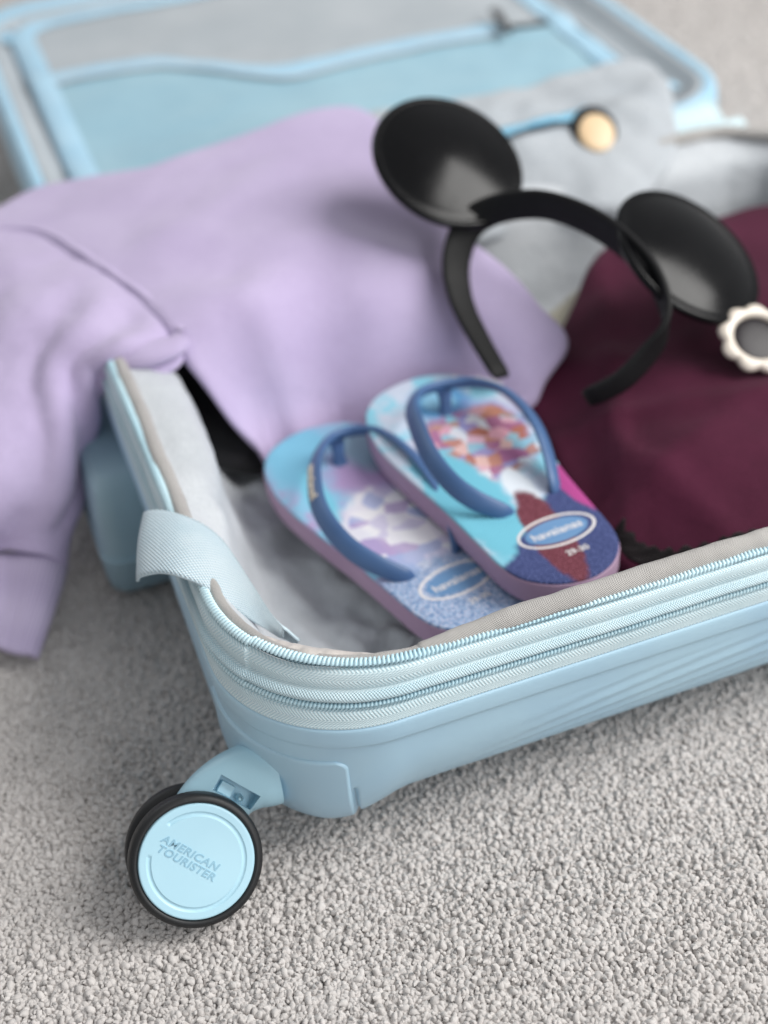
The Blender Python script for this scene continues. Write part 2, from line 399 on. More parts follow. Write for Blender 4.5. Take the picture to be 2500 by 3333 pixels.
# the gusset leans in a little more near the wheel corner
leanin = np.array([2.0 * math.exp(-((p[0] - 60) / 70) ** 2) if n_[1] < -.5 else 0 for p, n_ in zip(RIM, NRM)])
wob = np.array([.5 * fbm(p[0], p[1], 3, 45) for p in RIM])
def gus(lv, out):   # lv 0 at the shell rim, 1 at the open zip; out = outward shift
    return RIM * (1 - lv) + ZIP * lv + NRM * (out - leanin * lv + wob * math.sin(math.pi * lv))[:, None]
GP = [(0, -2.5, 70.8), (.0, -.7, 72.2), (.1, -.3, 74), (.22, .1, 76.5), (.3, .2, 78.3), (.34, -.4, 79.2), (.38, -2.2, 80.2), (.45, -2.4, 82.2), (.48, -1.2, 83), (.5, .6, 83.4), (.53, 1.5, 84.4), (.56, 1.5, 85.6), (.6, .6, 86.6), (.62, -1.0, 87.2), (.66, -.6, 88), (.74, .2, 90.2), (.84, .5, 92.4), (.92, .2, 94.2), (.97, -.8, 95.2), (1, -3.0, 95.6), (1, -6, 95.0)]
def band(name, GP, mat, parent, ringS=S, sub=3):
    g = np.array(GP); L_ = np.concatenate([[0], np.cumsum(np.hypot(np.diff(g[:, 1]) , np.diff(g[:, 2])))])
    gg, _ = catmull(g, len(g) * sub); V = []; UV = []; vl = np.linspace(0, L_[-1], len(gg))
    for k, (lv, out, z) in enumerate(gg):
        P = gus(lv, out); V.append(np.c_[P, np.full(NP, z)]); UV.append(np.c_[ringS, np.full(NP, vl[k])])
    V = np.array(V); return obj(name, V.reshape(-1, 3), grid_faces(len(gg), NP, False, True), mat, parent, uv=np.array(UV).reshape(-1, 2))
gst = band('zip_gusset', GP, TAPE, case)
band('corded_seam', [(.47, .0, 83), (.5, .95, 83.4), (.53, 1.9, 84.4), (.56, 1.9, 85.6), (.6, .9, 86.7), (.61, -.2, 87.0)], CORD, gst)

def coil(name, lv, out, z, w, h, pitch, parent, wr=.5, tiltv=0.):
    # coil zip chain: a flattened helix of wire along the open zip edge
    P = gus(lv, out); vis = [k for k, (sg, t) in enumerate(par) if sg in (0, 1, 2)]; P = P[vis]; N_ = NRM[vis]; a = arclen(P); n = int(a[-1] / pitch) * 8
    q = np.linspace(0, a[-1], n); X = np.interp(q, a, P[:, 0]); Y = np.interp(q, a, P[:, 1]); nx = np.interp(q, a, N_[:, 0]); ny = np.interp(q, a, N_[:, 1]); ph = TAU * q / pitch
    c, s_ = np.cos(ph), np.sin(ph); ct, st = math.cos(tiltv), math.sin(tiltv)
    u_ = w * np.sign(c) * np.abs(c) ** .8; v_ = h * s_
    path = np.c_[X + nx * (u_ * ct - v_ * st), Y + ny * (u_ * ct - v_ * st), z + u_ * st + v_ * ct]
    T_, A_, B_ = frames(path, (0.01, .02, 1)); V, F = tube(path, A_, B_, wr, wr, 5); o = obj(name, V, F, COIL, parent); o['kind'] = 'stuff'
    pc = np.c_[X, Y, np.full(n, z)][::4]; T_, A_, B_ = frames(pc, (0, 0, 1)); V, F = tube(pc, A_, B_, w * .95, h * .95, 8); obj('zip_cord', V, F, COIL, o); return o
coil('zip_teeth', .98, -2.6, 96.8, 1.75, 1.0, 1.8, case, .74, -.45)
coil('zip_teeth', .43, -.2, 81.2, 1.0, 1.0, 1.6, case, .66, 0)
# smooth tape edge between the two rows
# rolled piping of the lining along the inside of the zip
PR_, _ = ring(11.0, 66); rad = []; zc = []; push = []
for k, (sg, t) in enumerate(par):
    x, y = PR_[k]
    if sg == 2: w_ = sstep(50, 130, x); rad.append(2.4 + 2.3 * w_); zc.append(95.5 + 2.6 * w_); push.append(0)
    elif sg == 1: rad.append(2.4 + .9 * math.sin(t * 9) * .4); zc.append(95.3); push.append(0)
    elif sg == 0: rad.append(3.9 - 1.5 * sstep(120, 60, y)); zc.append(95.6); push.append(0)
    else: rad.append(4.2); zc.append(97); push.append(0)
rad = np.array(rad); rad = np.convolve(np.r_[rad[-8:], rad, rad[:8]], np.ones(17) / 17, 'valid'); zc = np.array(zc)
wz = np.array([.7 * fbm(p[0], p[1], 9, 26) for p in PR_]); rz = np.array([.45 * fbm(p[0], p[1], 19, 14) for p in PR_])
path = np.c_[PR_ + NRM * wz[:, None], zc + wz]; A_ = np.c_[NRM, np.zeros(NP)]; B_ = np.broadcast_to((0, 0, 1.), (NP, 3))
th = np.linspace(0, TAU, 18, endpoint=False); V, F = tube(path, A_, B_, rad + rz, rad + rz, 18, True)
UV = np.array([(S[k], t * 4.2) for k in range(NP) for t in th]); obj('lining_piping', V, F, PIPE, case, uv=UV)

# lining of the base: shoulder, walls, crumpled floor
wl = np.array([(.08 + .92 * float(sstep(120, 185, RIM[k, 1]))) if sg == 0 else (.08 if sg == 1 else (.1 if sg == 2 else .6)) for k, (sg, t) in enumerate(par)]); wl = np.convolve(np.r_[wl[-12:], wl, wl[:12]], np.ones(25) / 25, 'valid')
LP = [(11, 95, 11, 97), (16, 93.5, 14, 94), (23, 93, 17, 89), (30, 90.5, 20, 84), (36, 87, 22, 78), (40, 80, 24, 70), (43, 65, 26, 55), (46, 40, 30, 34), (52, 18, 36, 16), (64, 7, 52, 6), (85, 5, 80, 4), (110, 4, 110, 3), (140, 4, 140, 3), (165, 4, 165, 3), (186, 4, 186, 3)]
V = []
for j, (i1, z1, i0, z0) in enumerate(LP):
    i = i0 + (i1 - i0) * wl; z = z0 + (z1 - z0) * wl; P0, N0 = ring(0, 62 if j < 9 else 62)
    Pa, _ = ring(20, 50); Pb, _ = ring(190, 5)
    if j < 9: Q = np.array([p - n_ * ii for p, n_, ii in zip(RIM, NRM, i)])
    else: t = (j - 8) / 6; P9, _ = ring(40, 30); P10, _ = ring(185, 6); Q = P9 * (1 - t) + P10 * t
    amp = 0 if j == 0 else (1.2 if j < 4 else 3.2)
    if j >= 4:
        d = np.array([fbm(q[0], q[1], zz_, 38, 4) for q, zz_ in zip(Q, z)]); z = z + amp * 1.6 * np.abs(d) if j > 8 else z; Q = Q + NRM * (amp * d if j < 9 else 0 * d)[:, None]
    elif j > 0:
        d = np.array([fbm(q[0], q[1], 4, 22, 3) for q in Q]); z = z + amp * d
    gath = np.array([(1.5 * math.sin(S[k] / 2.3) + 1.2 * math.sin(S[k] / 3.7 + 1)) if sg in (4, 5, 6) and 0 < j < 7 else 0. for k, (sg, tt) in enumerate(par)])
    V.append(np.c_[Q + NRM * gath[:, None] * .6, z + gath * .6])
V = np.array(V); 
Vs = np.stack([catmull(V[:, k], 90)[0] for k in range(0, NP, 2)], 1)
for a_ in range(20, 90):
    for b_ in range(Vs.shape[1]):
        p = Vs[a_, b_]; p[2] += (9.0 * (.5 - abs(fbm(p[0], p[1], 3, 42, 3))) + 4 * (.4 - abs(fbm(p[0] + p[1] * .6, p[1] * .4, 8, 15, 2)))) * min(1, (a_ - 36) / 6) if a_ > 36 else 0
n_ = Vs.shape[1]; F = grid_faces(90, n_, False, True); F.append(tuple(89 * n_ + k for k in range(n_)))
obj('lining', Vs.reshape(-1, 3), F, LINE, case)
# puckered satin lip of the lining in the wheel corner
lip = []
for k, (sg, t) in enumerate(par):
    if sg == 1 or (sg == 2 and RIM[k, 0] < 95) or (sg == 0 and RIM[k, 1] < 64): lip.append(k)
V = []; q = np.linspace(0, 1, len(lip))
for j, (i, z) in enumerate([(13, 94.5), (14, 96), (16.5, 97.2), (20, 97), (24, 94.5), (28, 89), (31, 82), (33, 70)]):
    env = np.sin(np.pi * q) ** .6; P = RIM[lip] - NRM[lip] * (13 + (i - 13) * env)[:, None]
    d = env * np.array([fbm(p[0], p[1], 31 + j * .25, 11, 3) for p in P]); V.append(np.c_[P + NRM[lip] * (d * 1.5 * (j > 2))[:, None], 87 + (z - 87) * env + d * 2.6 * (j > 1)])
V = np.array(V); Vs = np.stack([catmull(V[:, k], 30)[0] for k in range(len(lip))], 1); obj('lining_lip', Vs.reshape(-1, 3), grid_faces(30, len(lip)), fabric('satin lining', '#BEB7B2', '#CBC5C0', 900, .15, 30, .5, .2), case)

# ---- caster with twin wheels
b_ax = np.array([0, .8, -.6]); e_ax = np.array([0, .6, .8]); x_ax = np.array([1., 0, 0]); WN = np.array([-27, 6.5, 21.]); WM = WN + 15 * b_ax
def pq(p, q, w=0): return WM + x_ax * p + e_ax * q + b_ax * w
cs = [(42, 23.0, 14.2, 13.5), (38, 23.2, 14.2, 13.2), (32, 23.6, 13.9, 12.0), (24, 22.6, 14.0, 9.8), (15, 18.5, 14.6, 7.2), (8, 13.0, 14.5, 6.0), (2, 6.5, 12.0, 5.6), (-3, 0, 9.0, 5.5), (-6, -5, 5.5, 5.2), (-7, -8, 1.5, 3)]
cs = np.array(cs); cc, _ = catmull(cs, 48); tg = nrm(np.gradient(cc[:, :2], axis=0)); V = []; th = np.linspace(0, TAU, 40, endpoint=False)
for (p, q, hh, ww), (tx, ty) in zip(cc, tg):
    nx, ny = -ty, tx
    for t in th:
        c, s_ = math.cos(t), math.sin(t); sc = lambda v, e: math.copysign(abs(v) ** e, v)
        V.append(pq(p + nx * hh * sc(c, .8), q + ny * hh * sc(c, .8), ww * sc(s_, .75)))
F = grid_faces(48, 40, False, True); F += [tuple(range(40))[::-1], tuple(47 * 40 + k for k in range(40))]
caster = obj('caster', V, F, FORK, case)
bm = bmesh.new(); bm.from_mesh(caster.data); bmesh.ops.recalc_face_normals(bm, faces=bm.faces); bm.to_mesh(caster.data); bm.free()
# brake pocket cut into the side
def box_pq(p0, q0, ang, lp, lq, w0, w1):
    ca, sa = math.cos(ang), math.sin(ang); out = []
    for w in (w0, w1):
        for (i, j) in ((-1, -1), (1, -1), (1, 1), (-1, 1)): out.append(pq(p0 + ca * i * lp - sa * j * lq, q0 + sa * i * lp + ca * j * lq, w))
    return out
BF = [(0, 3, 2, 1), (4, 5, 6, 7), (0, 1, 5, 4), (1, 2, 6, 5), (2, 3, 7, 6), (3, 0, 4, 7)]
cut = obj('cutter', box_pq(23.3, 20.6, -.80, 9.2, 3.7, -20, -2.0), BF, FORK, case, smooth=False)
bm = bmesh.new(); bm.from_mesh(cut.data); bmesh.ops.recalc_face_normals(bm, faces=bm.faces); bm.to_mesh(cut.data); bm.free()
md = caster.modifiers.new('pocket', 'BOOLEAN'); md.object = cut; md.operation = 'DIFFERENCE'; md.solver = 'EXACT'
dg = bpy.context.evaluated_depsgraph_get(); dg.update(); nm = bpy.data.meshes.new_from_object(caster.evaluated_get(dg)); caster.modifiers.clear(); caster.data = nm; bpy.data.objects.remove(cut)
nm.set_sharp_from_angle(angle=math.radians(35))
V, F = tube(np.array([pq(24.5, 17.2, w) for w in (-2, -6, -6.8)]), np.tile(x_ax, (3, 1)), np.tile(e_ax, (3, 1)), np.array([1.5, 1.5, .9]), np.array([1.5, 1.5, .9]), 14); obj('brake_pin', V, F, BLUE2, caster)
V = box_pq(20, 22.5, -.80, 3.2, 2.6, -2.1, -4.6); o = obj('brake_pad', V, BF, BLUE2, caster, smooth=False); m = o.modifiers.new('b', 'BEVEL'); m.width = .0004; m.segments = 2

def lathe(prof, n=96):
    a = np.linspace(0, TAU, n, endpoint=False); V = [(r_ * math.cos(t), r_ * math.sin(t), h) for r_, h in prof for t in a]; F = grid_faces(len(prof), n, False, True); return np.array(V), F
def wheel(center, facing):
    # facing: unit vector out of the visible face
    Z = facing; X = x_ax; Y = np.cross(Z, X)
    v, f = lathe([(23.2, -9), (26.2, -9), (27.2, -8.2), (27.6, -7), (27.6, -3.2), (27.3, -1.2), (26.5, -.2), (25.3, .25), (24.6, .2), (24.15, -.2), (24.0, -1.2)], 128)
    w = obj('wheel', put(v, center, X, Y, Z), f, RUB, case)
    n = 240; rs = np.concatenate([[0.01], np.linspace(2, 17, 9), np.linspace(17.8, 21.2, 22), np.linspace(21.8, 23.2, 4), [23.5, 23.75, 23.85]]); V = []
    for r_ in rs:
        for t in np.linspace(0, TAU, n, endpoint=False):
            deg = math.degrees(t); gap = 1.0
            if 111 < deg < 154: gap = 0.0
            g = max(0., 1 - ((r_ - 19.5) / .95) ** 2) ** .6 if abs(r_ - 19.5) < .95 else 0
            dd = min(abs((deg - 111 + 180) % 360 - 180), abs((deg - 154 + 180) % 360 - 180)); sm = min(1, dd / 1.5) if gap else 0
            z = -.55 * g * gap * sm; z += -.9 * max(0, (r_ - 23.3) / .55) ** 2 + .0
            V.append((r_ * math.cos(t), r_ * math.sin(t), z + .15))
    hub = obj('hub_cap', put(V, center, X, Y, Z), grid_faces(len(rs), n, False, True), BLUE2, w)
    return w, hub, (X, Y, Z)
near, hub, (wx, wy, wz_) = wheel(WN, -b_ax)
an = math.radians(-46.6); ta = math.cos(an) * wx + math.sin(an) * wy; tb = -math.sin(an) * wx + math.cos(an) * wy
TXT = plastic('blue raised lettering', '#8FBBD0', '#98C4D8', .4)
for body, off in (('AMERICAN', 2.1), ('TOURISTER', -2.1)):
    v, f = text_mesh(body, 4.5, .16, .1, 1.18, .18, 1.08); v[:, 0] *= (27.0 if body[0] == 'A' else 26.6) / (v[:, 0].max() - v[:, 0].min())
    O = WN + wx * -3.2 + wy * 2.9 + tb * off + ta * (.6 if off < 0 else 0); obj('lettering', put(v, O - b_ax * .2, ta, tb, wz_), f, TXT, hub, smooth=False)
wheel(WN + b_ax * 30, b_ax)
V, F = tube(np.array([WN + b_ax * w for w in (1, 29)]), np.tile(x_ax, (2, 1)), np.tile(e_ax, (2, 1)), 5., 5., 16); obj('axle', V, F, DARKM, case)

# ------------------------------------------------------------------ places of the soft things, in millimetres
SHIRT_OUT = [(-58.5,465.1,104),(-40,472.2,106),(-22,474.1,108),(-2.6,483.6,110),(18.5,482.8,112),(52.6,467.5,118),(75.2,459.7,120),(113.4,464.5,124),(147.8,463.9,128),(187.9,470.4,130),(209.3,467.2,130),(219,449.9,128),(217.8,405.8,120),(219.8,328.9,106),(227.8,299.7,101),(234.9,270.4,94),(239.1,248.9,86),(244.7,227.7,75),(227.5,218.3,64),(216.1,211.8,56),(201.1,222.1,48),(177,238.4,42),(152.9,249.5,36),(134,252.8,30),(113.3,258.9,26),(90.5,258.5,22),(80.9,257,26),(74.8,258.1,40),(63.9,259,66),(52.6,270.8,92),(48.2,281.9,103),(39.5,312.4,108),(17.8,370.9,111),(-0.9,421.8,110),(-25.7,447.5,108),(-41.7,458.9,106)]
SHIRT_IN = [(134.4,299.2,105),(85.2,314.1,110),(93.2,265.1,75),(150.8,272.4,85),(169.9,253.5,60),(199,254,82),(128.1,361,122),(48.6,382.8,116),(62.3,281,104),(217.9,233.7,76),(181.1,349.2,115),(197,281.6,98)]
SLEEVE = [[(51.9,294.7,98),(37,340.9,103),(15.5,394.3,105),(-9.6,446.6,104),(-40.8,472.2,103)],[(45.6,281.8,98),(25.4,314.9,106),(-0.6,361.9,108),(-26.7,402.2,107),(-55.9,434.5,105)],[(22.2,277.7,98),(1.8,295.1,104),(-19.6,329.1,106),(-44.3,356.7,104),(-68.2,378.4,102)],[(0.3,288.1,88),(-16.7,289.5,92),(-35.2,298.5,92),(-56.1,312.2,90),(-77.4,326.1,88)],[(-7.7,285.1,62),(-25.4,266.5,70),(-45.1,266.6,70),(-66.2,272,70),(-87.6,283.7,66)],[(-19.3,274.4,35),(-38.4,250.7,45),(-55.7,245.8,48),(-75,249,46),(-94.1,259.2,42)],[(-43.3,231.8,8),(-54.4,237.2,16),(-67.6,242.3,20),(-83.9,252.4,18),(-98.4,264.2,14)]]
CUFF = [[(-44.2,233.5,6),(-54.8,239.1,13),(-68,245.5,16),(-84.5,255.7,14),(-97.7,265.7,11)],[(-57,207.2,2),(-68,209,8),(-78.6,215.3,10),(-89.5,224.2,10),(-98.6,237.1,6)],[(-70.4,183.2,-4),(-78.3,184.4,0),(-86.4,190.2,2),(-94.8,201.8,0),(-101.3,214.9,-4)]]
UNDERFOLD = [(48.1,280.5,100),(39.8,277.5,97),(27.4,280.5,95),(15.8,287.1,93),(4.4,290.3,90),(-3,288.2,80)]
MAROON_OUT = [(224.2,217.1,52),(252.6,237.2,60),(302.5,291.2,70),(325.2,310.7,74),(354.1,311,78),(394.7,302.9,80),(439.9,300.8,80),(480.9,286.4,80),(406.5,161.7,76),(335.2,63.8,70),(295.5,42.5,62),(264,47.5,58),(232.9,59.3,50),(216.3,72.8,44),(210,88.4,40),(213.8,119.7,42),(220,163.1,46),(225.1,195.5,48)]
MAROON_IN = [(295.2,167.9,74),(307.7,239.6,76),(302.2,113.5,76),(238.7,115.5,66),(358.9,202.1,82),(259.2,202.8,64)]
POUCH_OUT = [(222.8,481.4,112),(276.1,479.7,113),(331.4,479.5,114),(385.2,480.2,114),(435.4,481.8,114),(436,462,110),(425,432,106),(412,404,106),(396,378,100),(375,362,92),(346.9,351.9,84),(319.9,363.3,82),(296.1,375,84),(265.1,363.8,80),(234.1,364.6,90),(224.5,416.9,108)]
POUCH_IN = [(300,388,110),(350,390,110),(400,396,110),(260,392,107),(353.7,418,106),(303.8,419.8,106),(267.9,413.6,100)]
CREAM_OUT = [(256.5,284.5,44),(288.8,299.9,50),(318.9,309,54),(298.5,264.4,50),(268,240.7,46),(237.8,233.2,40)]
STRAP_A = [(-4.1,148.4,88),(-4.8,142.8,97),(1.2,136.3,101),(8.9,127.7,102),(16.9,118.8,100),(22.2,108.7,97),(25.3,95.3,93),(27.7,83.6,89),(31.9,69.2,82),(39.4,60.2,72)]
STRAP_B = [(-17.1,113.2,84),(-15.7,104.8,93),(-8.4,96.6,99),(-1.8,88.8,101),(5.3,82.5,99),(11.2,76.5,95),(17.1,71.5,89),(23.4,68.4,82),(31.1,66.3,74),(39.2,64.9,66)]
BAND = [(202.8, 210.1, 71.3), (200.2, 231.4, 82.1), (198.9, 253.2, 94.2), (201.7, 268.8, 106.0), (208.1, 278.3, 117.1), (217.8, 282.0, 127.3), (231.9, 275.7, 135.2), (249.5, 259.9, 140.2), (263.6, 238.2, 138.8), (273.7, 215.3, 133.3), (279.2, 194.9, 125.4), (279.5, 177.4, 115.1), (274.7, 167.6, 105.2), (264.2, 164.4, 94.6), (248.9, 164.5, 82.0), (232.6, 170.9, 72.3)]

# ---- webbing strap flung over the end wall
A, _ = catmull(STRAP_A, 90); B, _ = catmull(STRAP_B, 90); nv = 18; V = []; UV = []
for k in range(90):
    d = B[k] - A[k]; wdt = np.linalg.norm(d); tg = nrm(A[min(k + 1, 89)] - A[max(k - 1, 0)]); up = nrm(np.cross(tg, d)); up = up if up[2] > 0 else -up
    for j in range(nv):
        t = j / (nv - 1); V.append(A[k] + d * t + up * 1.2 * math.sin(math.pi * t)); UV.append((k / 89 * 92, t * 40))
obj('packing_strap', V, grid_faces(90, nv), WEB, case, uv=UV, solid=(1.3, 0))

# ---- lid half lying open behind the hinge
LY0, LY1 = 428., 858.
tilt = lambda V: (np.asarray(V)[:, 1] - LY0) * .05
parL, ringL = make_ring(0, 495, LY0, LY1, (40, 24, 60, 24, 40, 24, 60, 24)); RL, NL = ringL(0, 62); SL = arclen(RL); nL = len(RL)
lid = shell('lid_shell', ringL, prof_shell(56, -9, 82), BLUE, case, tilt, ribs=False)
def lidband(name, GP, mat, parent=case, r=62):
    gg, _ = catmull(GP, len(GP) * 4); V = []; UV = []
    for k, (i, z, far) in enumerate(gg):
        P, _n = ringL(i, max(r - i, 8)); ext = np.clip(_n[:, 1], 0, 1) * far; P = P - _n * ext[:, None]; V.append(np.c_[P, np.full(nL, z)]); UV.append(np.c_[SL, np.full(nL, k * 1.0)])
    V = np.array(V).reshape(-1, 3); V[:, 2] += tilt(V); return obj(name, V, grid_faces(len(gg), nL, False, True), mat, parent, uv=np.array(UV).reshape(-1, 2))
lidband('lid_zip_tape', [(1, 82, 0), (.5, 85, 0), (1.5, 91, 0), (4, 95, 0), (8, 95.5, 6), (11, 94, 14), (12, 90, 16)], TAPE2)
lidband('lid_lining', [(10, 92, 14), (13, 94, 15), (16, 93, 16), (21, 88, 16), (26, 84, 16), (31, 82, 16), (36, 83, 16)], GREYC)
PX0, PX1, PY0, PY1 = 34., 447., 462., 826.
def ymid(x): return 690 - 60 * sstep(120, 225, x) + 4 * np.sin(x / 40.)
def pz(x, y): return 87 + 2.5 * fbm(x, y, 5, 90) + 3.0 * math.exp(-((y - ymid(x)) / 12) ** 2)
def panel(name, x0, x1, ya, yb, nx, ny, mat, dz=0, r=0, parent=case):
    V = []
    for i in range(nx):
        x = x0 + (x1 - x0) * i / (nx - 1)
        for j in range(ny):
            a, b_ = ya(x), yb(x); y = a + (b_ - a) * j / (ny - 1)
            # rounded outer corners
            V.append((x, y, pz(x, y) + dz))
    V = np.array(V); V[:, 2] += tilt(V); return obj(name, V, grid_faces(nx, ny), mat, parent, solid=(1.2, -1), uv=V[:, :2])
low = panel('divider_panel', PX0, PX1, lambda x: PY0, lambda x: ymid(x) - 6, 60, 40, MESH)
upp = panel('pocket_panel', PX0, PX1, lambda x: ymid(x) + 4, lambda x: PY1, 60, 24, GREYC)
zp = panel('pocket_zip_tape', PX0 + 6, 392, lambda x: ymid(x) - 11, lambda x: ymid(x) + 13, 60, 8, TAPE2, 2.0)
panel('zip_chain', PX0 + 8, 390, lambda x: ymid(x) - 13, lambda x: ymid(x) - 9.5, 60, 3, GREYC, 2.6, parent=zp)
# binding tape round the divider
bp = []
for cx, cy, st in ((PX0 + 40, PY1 - 40, 180), (PX0 + 40, PY0 + 40, -90)):
    pass
def rr(x0, x1, y0, y1, r, n=14):
    o = []
    for cx, cy, st in ((x0 + r, y0 + r, 180), (x1 - r, y0 + r, 270), (x1 - r, y1 - r, 0), (x0 + r, y1 - r, 90)):
        for k in range(n): a = math.radians(st + 90 * k / (n - 1)); o.append((cx + r * math.cos(a), cy + r * math.sin(a)))
    return o
b0 = np.array(rr(PX0 - 3, PX1 + 3, PY0 - 3, PY1 + 3, 40)); pb, sb = catmull(b0, 220, closed=True); tg = nrm(np.roll(pb, -1, 0) - np.roll(pb, 1, 0)); nr = np.c_[tg[:, 1], -tg[:, 0]]
V = []
for dd, dz in ((1.5, -3), (1, 1), (-2, 3.2), (-9, 3.4), (-15, 3.0), (-18, 1.2)):
    Q = pb + nr * dd; V.append([(q[0], q[1], pz(*q) + dz) for q in Q])
V = np.array(V); sh = V.shape; V = V.reshape(-1, 3); V[:, 2] += tilt(V); obj('binding_tape', V, grid_faces(sh[0], sh[1], False, True), TAPE2, case)
# puller of the pocket zip
v, f = text_mesh('I', 1, .1) if False else (None, None)
pp = np.array([(395, 648, 98), (394, 638, 99), (391, 622, 98), (389, 606, 96.)]); pp[:, 2] += tilt(pp); T_, A_, B_ = frames(pp, (0, 0, 1)); V, F = tube(pp, A_, B_, np.array([4, 4.5, 4, 3.5]), 1.6, 10); obj('zip_puller', V, F, DARKM, zp)
# hinge cloth between the halves
V = []
for x in np.linspace(30, 465, 30):
    for y, z in ((388, 94), (396, 97), (404, 92), (411, 86), (420, 90), (429, 95), (438, 94)): V.append((x, y, z))
obj('hinge_cloth', V, grid_faces(30, 7), TAPE, case, uv=np.array(V)[:, :2], solid=(1, 0))
# grip moulded into the wheel end
gb = np.array(rr(-25, 20, 208, 352, 12, 8)); n = len(gb); cen = gb.mean(0); V = []
for s_, z in ((.80, -8), (.94, -4), (.985, 4), (1.0, 16), (1.0, 17.5), (1.03, 18), (1.03, 21), (.99, 21.6), (.96, 30), (.9, 44), (.8, 52), (.6, 55)): V += [(*(cen + (p - cen) * s_), z) for p in gb]
F = grid_faces(12, n, False, True) + [tuple(11 * n + k for k in range(n))]; obj('bottom_grip', V, F, plastic('blue grey grip plastic', '#8AA5B2', '#97B1BD', .55), case, flip=True, sharp=40)

# ------------------------------------------------------------------ lilac sweatshirt
LIL = fabric('lilac fleece', '#B9AACD', '#C5B7D8', 1100, .6, 16, .95, .3, .0009, .12)
RIBB = weave('lilac ribbed knit', '#AFA2C2', '#C0B4D0', 30, 2.4, .5, 'rib', .95, .15, .3)
shirt = thing('sweatshirt', (60, 330, FLOOR), 'lilac fleece sweatshirt laid over the open suitcase with its sleeve hanging outside', 'sweatshirt')
def shirt_folds(xy):
    x, y = xy[:, 0], xy[:, 1]
    d = 3.0 * np.exp(-((x * .5 + y * .86 - 345) / 14) ** 2) * sstep(30, 90, x) * sstep(210, 150, x)
    d += 2.2 * np.exp(-((x * .75 + y * .66 - 330) / 11) ** 2) * sstep(120, 170, x)
    d += 2.2 * np.exp(-((-x * .45 + y * .89 - 300) / 16) ** 2) * sstep(20, 60, x) * sstep(190, 120, x)
    return d
body, shirt_top = cloth('body', SHIRT_OUT, SHIRT_IN, LIL, shirt, 6, 6.0, 1.5, 60, 1, shirt_folds)
nu, nv = 90, 44; G = patch(SLEEVE, nu, nv); du = np.gradient(G, axis=0); dv = np.gradient(G, axis=1); Nn = nrm(np.cross(du, dv)); Nn = np.where((Nn @ np.array([-.2, -.6, .75]))[..., None] > 0, Nn, -Nn)
uu_, vv_ = np.meshgrid(np.linspace(0, 1, nu), np.linspace(0, 1, nv), indexing='ij')
env = sstep(.12, .45, uu_)
fold = 3.6 * np.sin(vv_ * 24 + .8 * np.sin(uu_ * 4)) * sstep(.6, .05, vv_) * sstep(.02, .25, uu_) * sstep(1.0, .8, uu_) + 2.4 * np.sin(vv_ * 11 + 1.2 * np.sin(uu_ * 5)) * env
fold += 1.6 * np.sin(uu_ * 16 - vv_ * 5 + 1.5 * np.sin(vv_ * 6)) * sstep(.3, .5, uu_) * sstep(1, .75, uu_) * .6
fold += 1.6 * np.array([[fbm(*p, 34) for p in row] for row in G])
edge = -9.0 * (1 - np.sqrt(1 - np.clip(1 - vv_ / .10, 0, 1) ** 2 * .98))
G = G + Nn * (fold + edge)[..., None]
sm = np.array(SHIRT_OUT[-6:] ); sm, _s = catmull(sm, 80); sm[:, 2] += .2; T_, A_, B_ = frames(sm, (0, 0, 1)); V, F = tube(sm, A_, B_, 2.4, .8 + .25 * np.sin(_s * 2.2), 8); obj('shoulder_seam', V, F, LIL, shirt)
obj('sleeve', G.reshape(-1, 3), grid_faces(nu, nv), LIL, shirt, solid=(5, 0), uv=np.c_[vv_.ravel() * 120, uu_.ravel() * 260])
pf, _ = catmull(UNDERFOLD, 40); T_, A_, B_ = frames(pf, (0, 0, 1)); prf = np.sin(np.linspace(.25, math.pi - .3, 40)) ** .6
for dz, dx, rr_ in ((1, 0, 9.5), (-7.5, -4, 8.0)):
    V, F = tube(pf + np.array([dx, -1 + dx * .3, dz]), A_, B_, rr_ * 1.25 * prf, rr_ * .72 * prf, 14); obj('sleeve_fold', V, F, LIL, shirt)
nu, nv = 36, 44; G = patch(CUFF, nu, nv); du = np.gradient(G, axis=0); dv = np.gradient(G, axis=1); Nn = nrm(np.cross(du, dv)); Nn = np.where((Nn @ np.array([-.2, -.6, .75]))[..., None] > 0, Nn, -Nn)
uu_, vv_ = np.meshgrid(np.linspace(0, 1, nu), np.linspace(0, 1, nv), indexing='ij')
G = G + Nn * (.22 * np.sin(vv_ * 170) - 6 * (1 - np.sqrt(1 - np.clip(1 - vv_ / .12, 0, 1) ** 2 * .98)) + 1.6 * np.sin(vv_ * 9 + uu_ * 2))[..., None]
obj('cuff', G.reshape(-1, 3), grid_faces(nu, nv), RIBB, shirt, solid=(5, 0), uv=np.c_[uu_.ravel() * 60, vv_.ravel() * 80])

# ------------------------------------------------------------------ maroon garment
MAR = fabric('maroon velvet', '#43142A', '#4F1A33', 1300, .35, 22, .8, .03, .0008, .1)
mar = thing('maroon_garment', (310, 170, 6), 'dark maroon velvet garment packed in the right of the suitcase', 'garment')
def mar_folds(xy):
    x, y = xy[:, 0], xy[:, 1]
    return 4 * np.exp(-((x - 262 - (y - 200) * .45) / 7) ** 2) + 3 * np.exp(-((x - 245 + (y - 90) * .2) / 6) ** 2) * sstep(150, 110, y) + 3.5 * np.exp(-((x * .8 + y * .6 - 330) / 16) ** 2) + 2.5 * np.exp(-((x - 236 - (y - 130) * .12) / 4) ** 2) * sstep(90, 120, y) * sstep(190, 150, y) + 3 * np.exp(-((x * .5 + y * .86 - 262) / 8) ** 2) + 2.5 * np.exp(-((-x * .3 + y * .95 - 30) / 7) ** 2)
mbody, mar_top = cloth('body', MAROON_OUT, MAROON_IN, MAR, mar, 6, 8, 2.2, 52, 5, mar_folds)
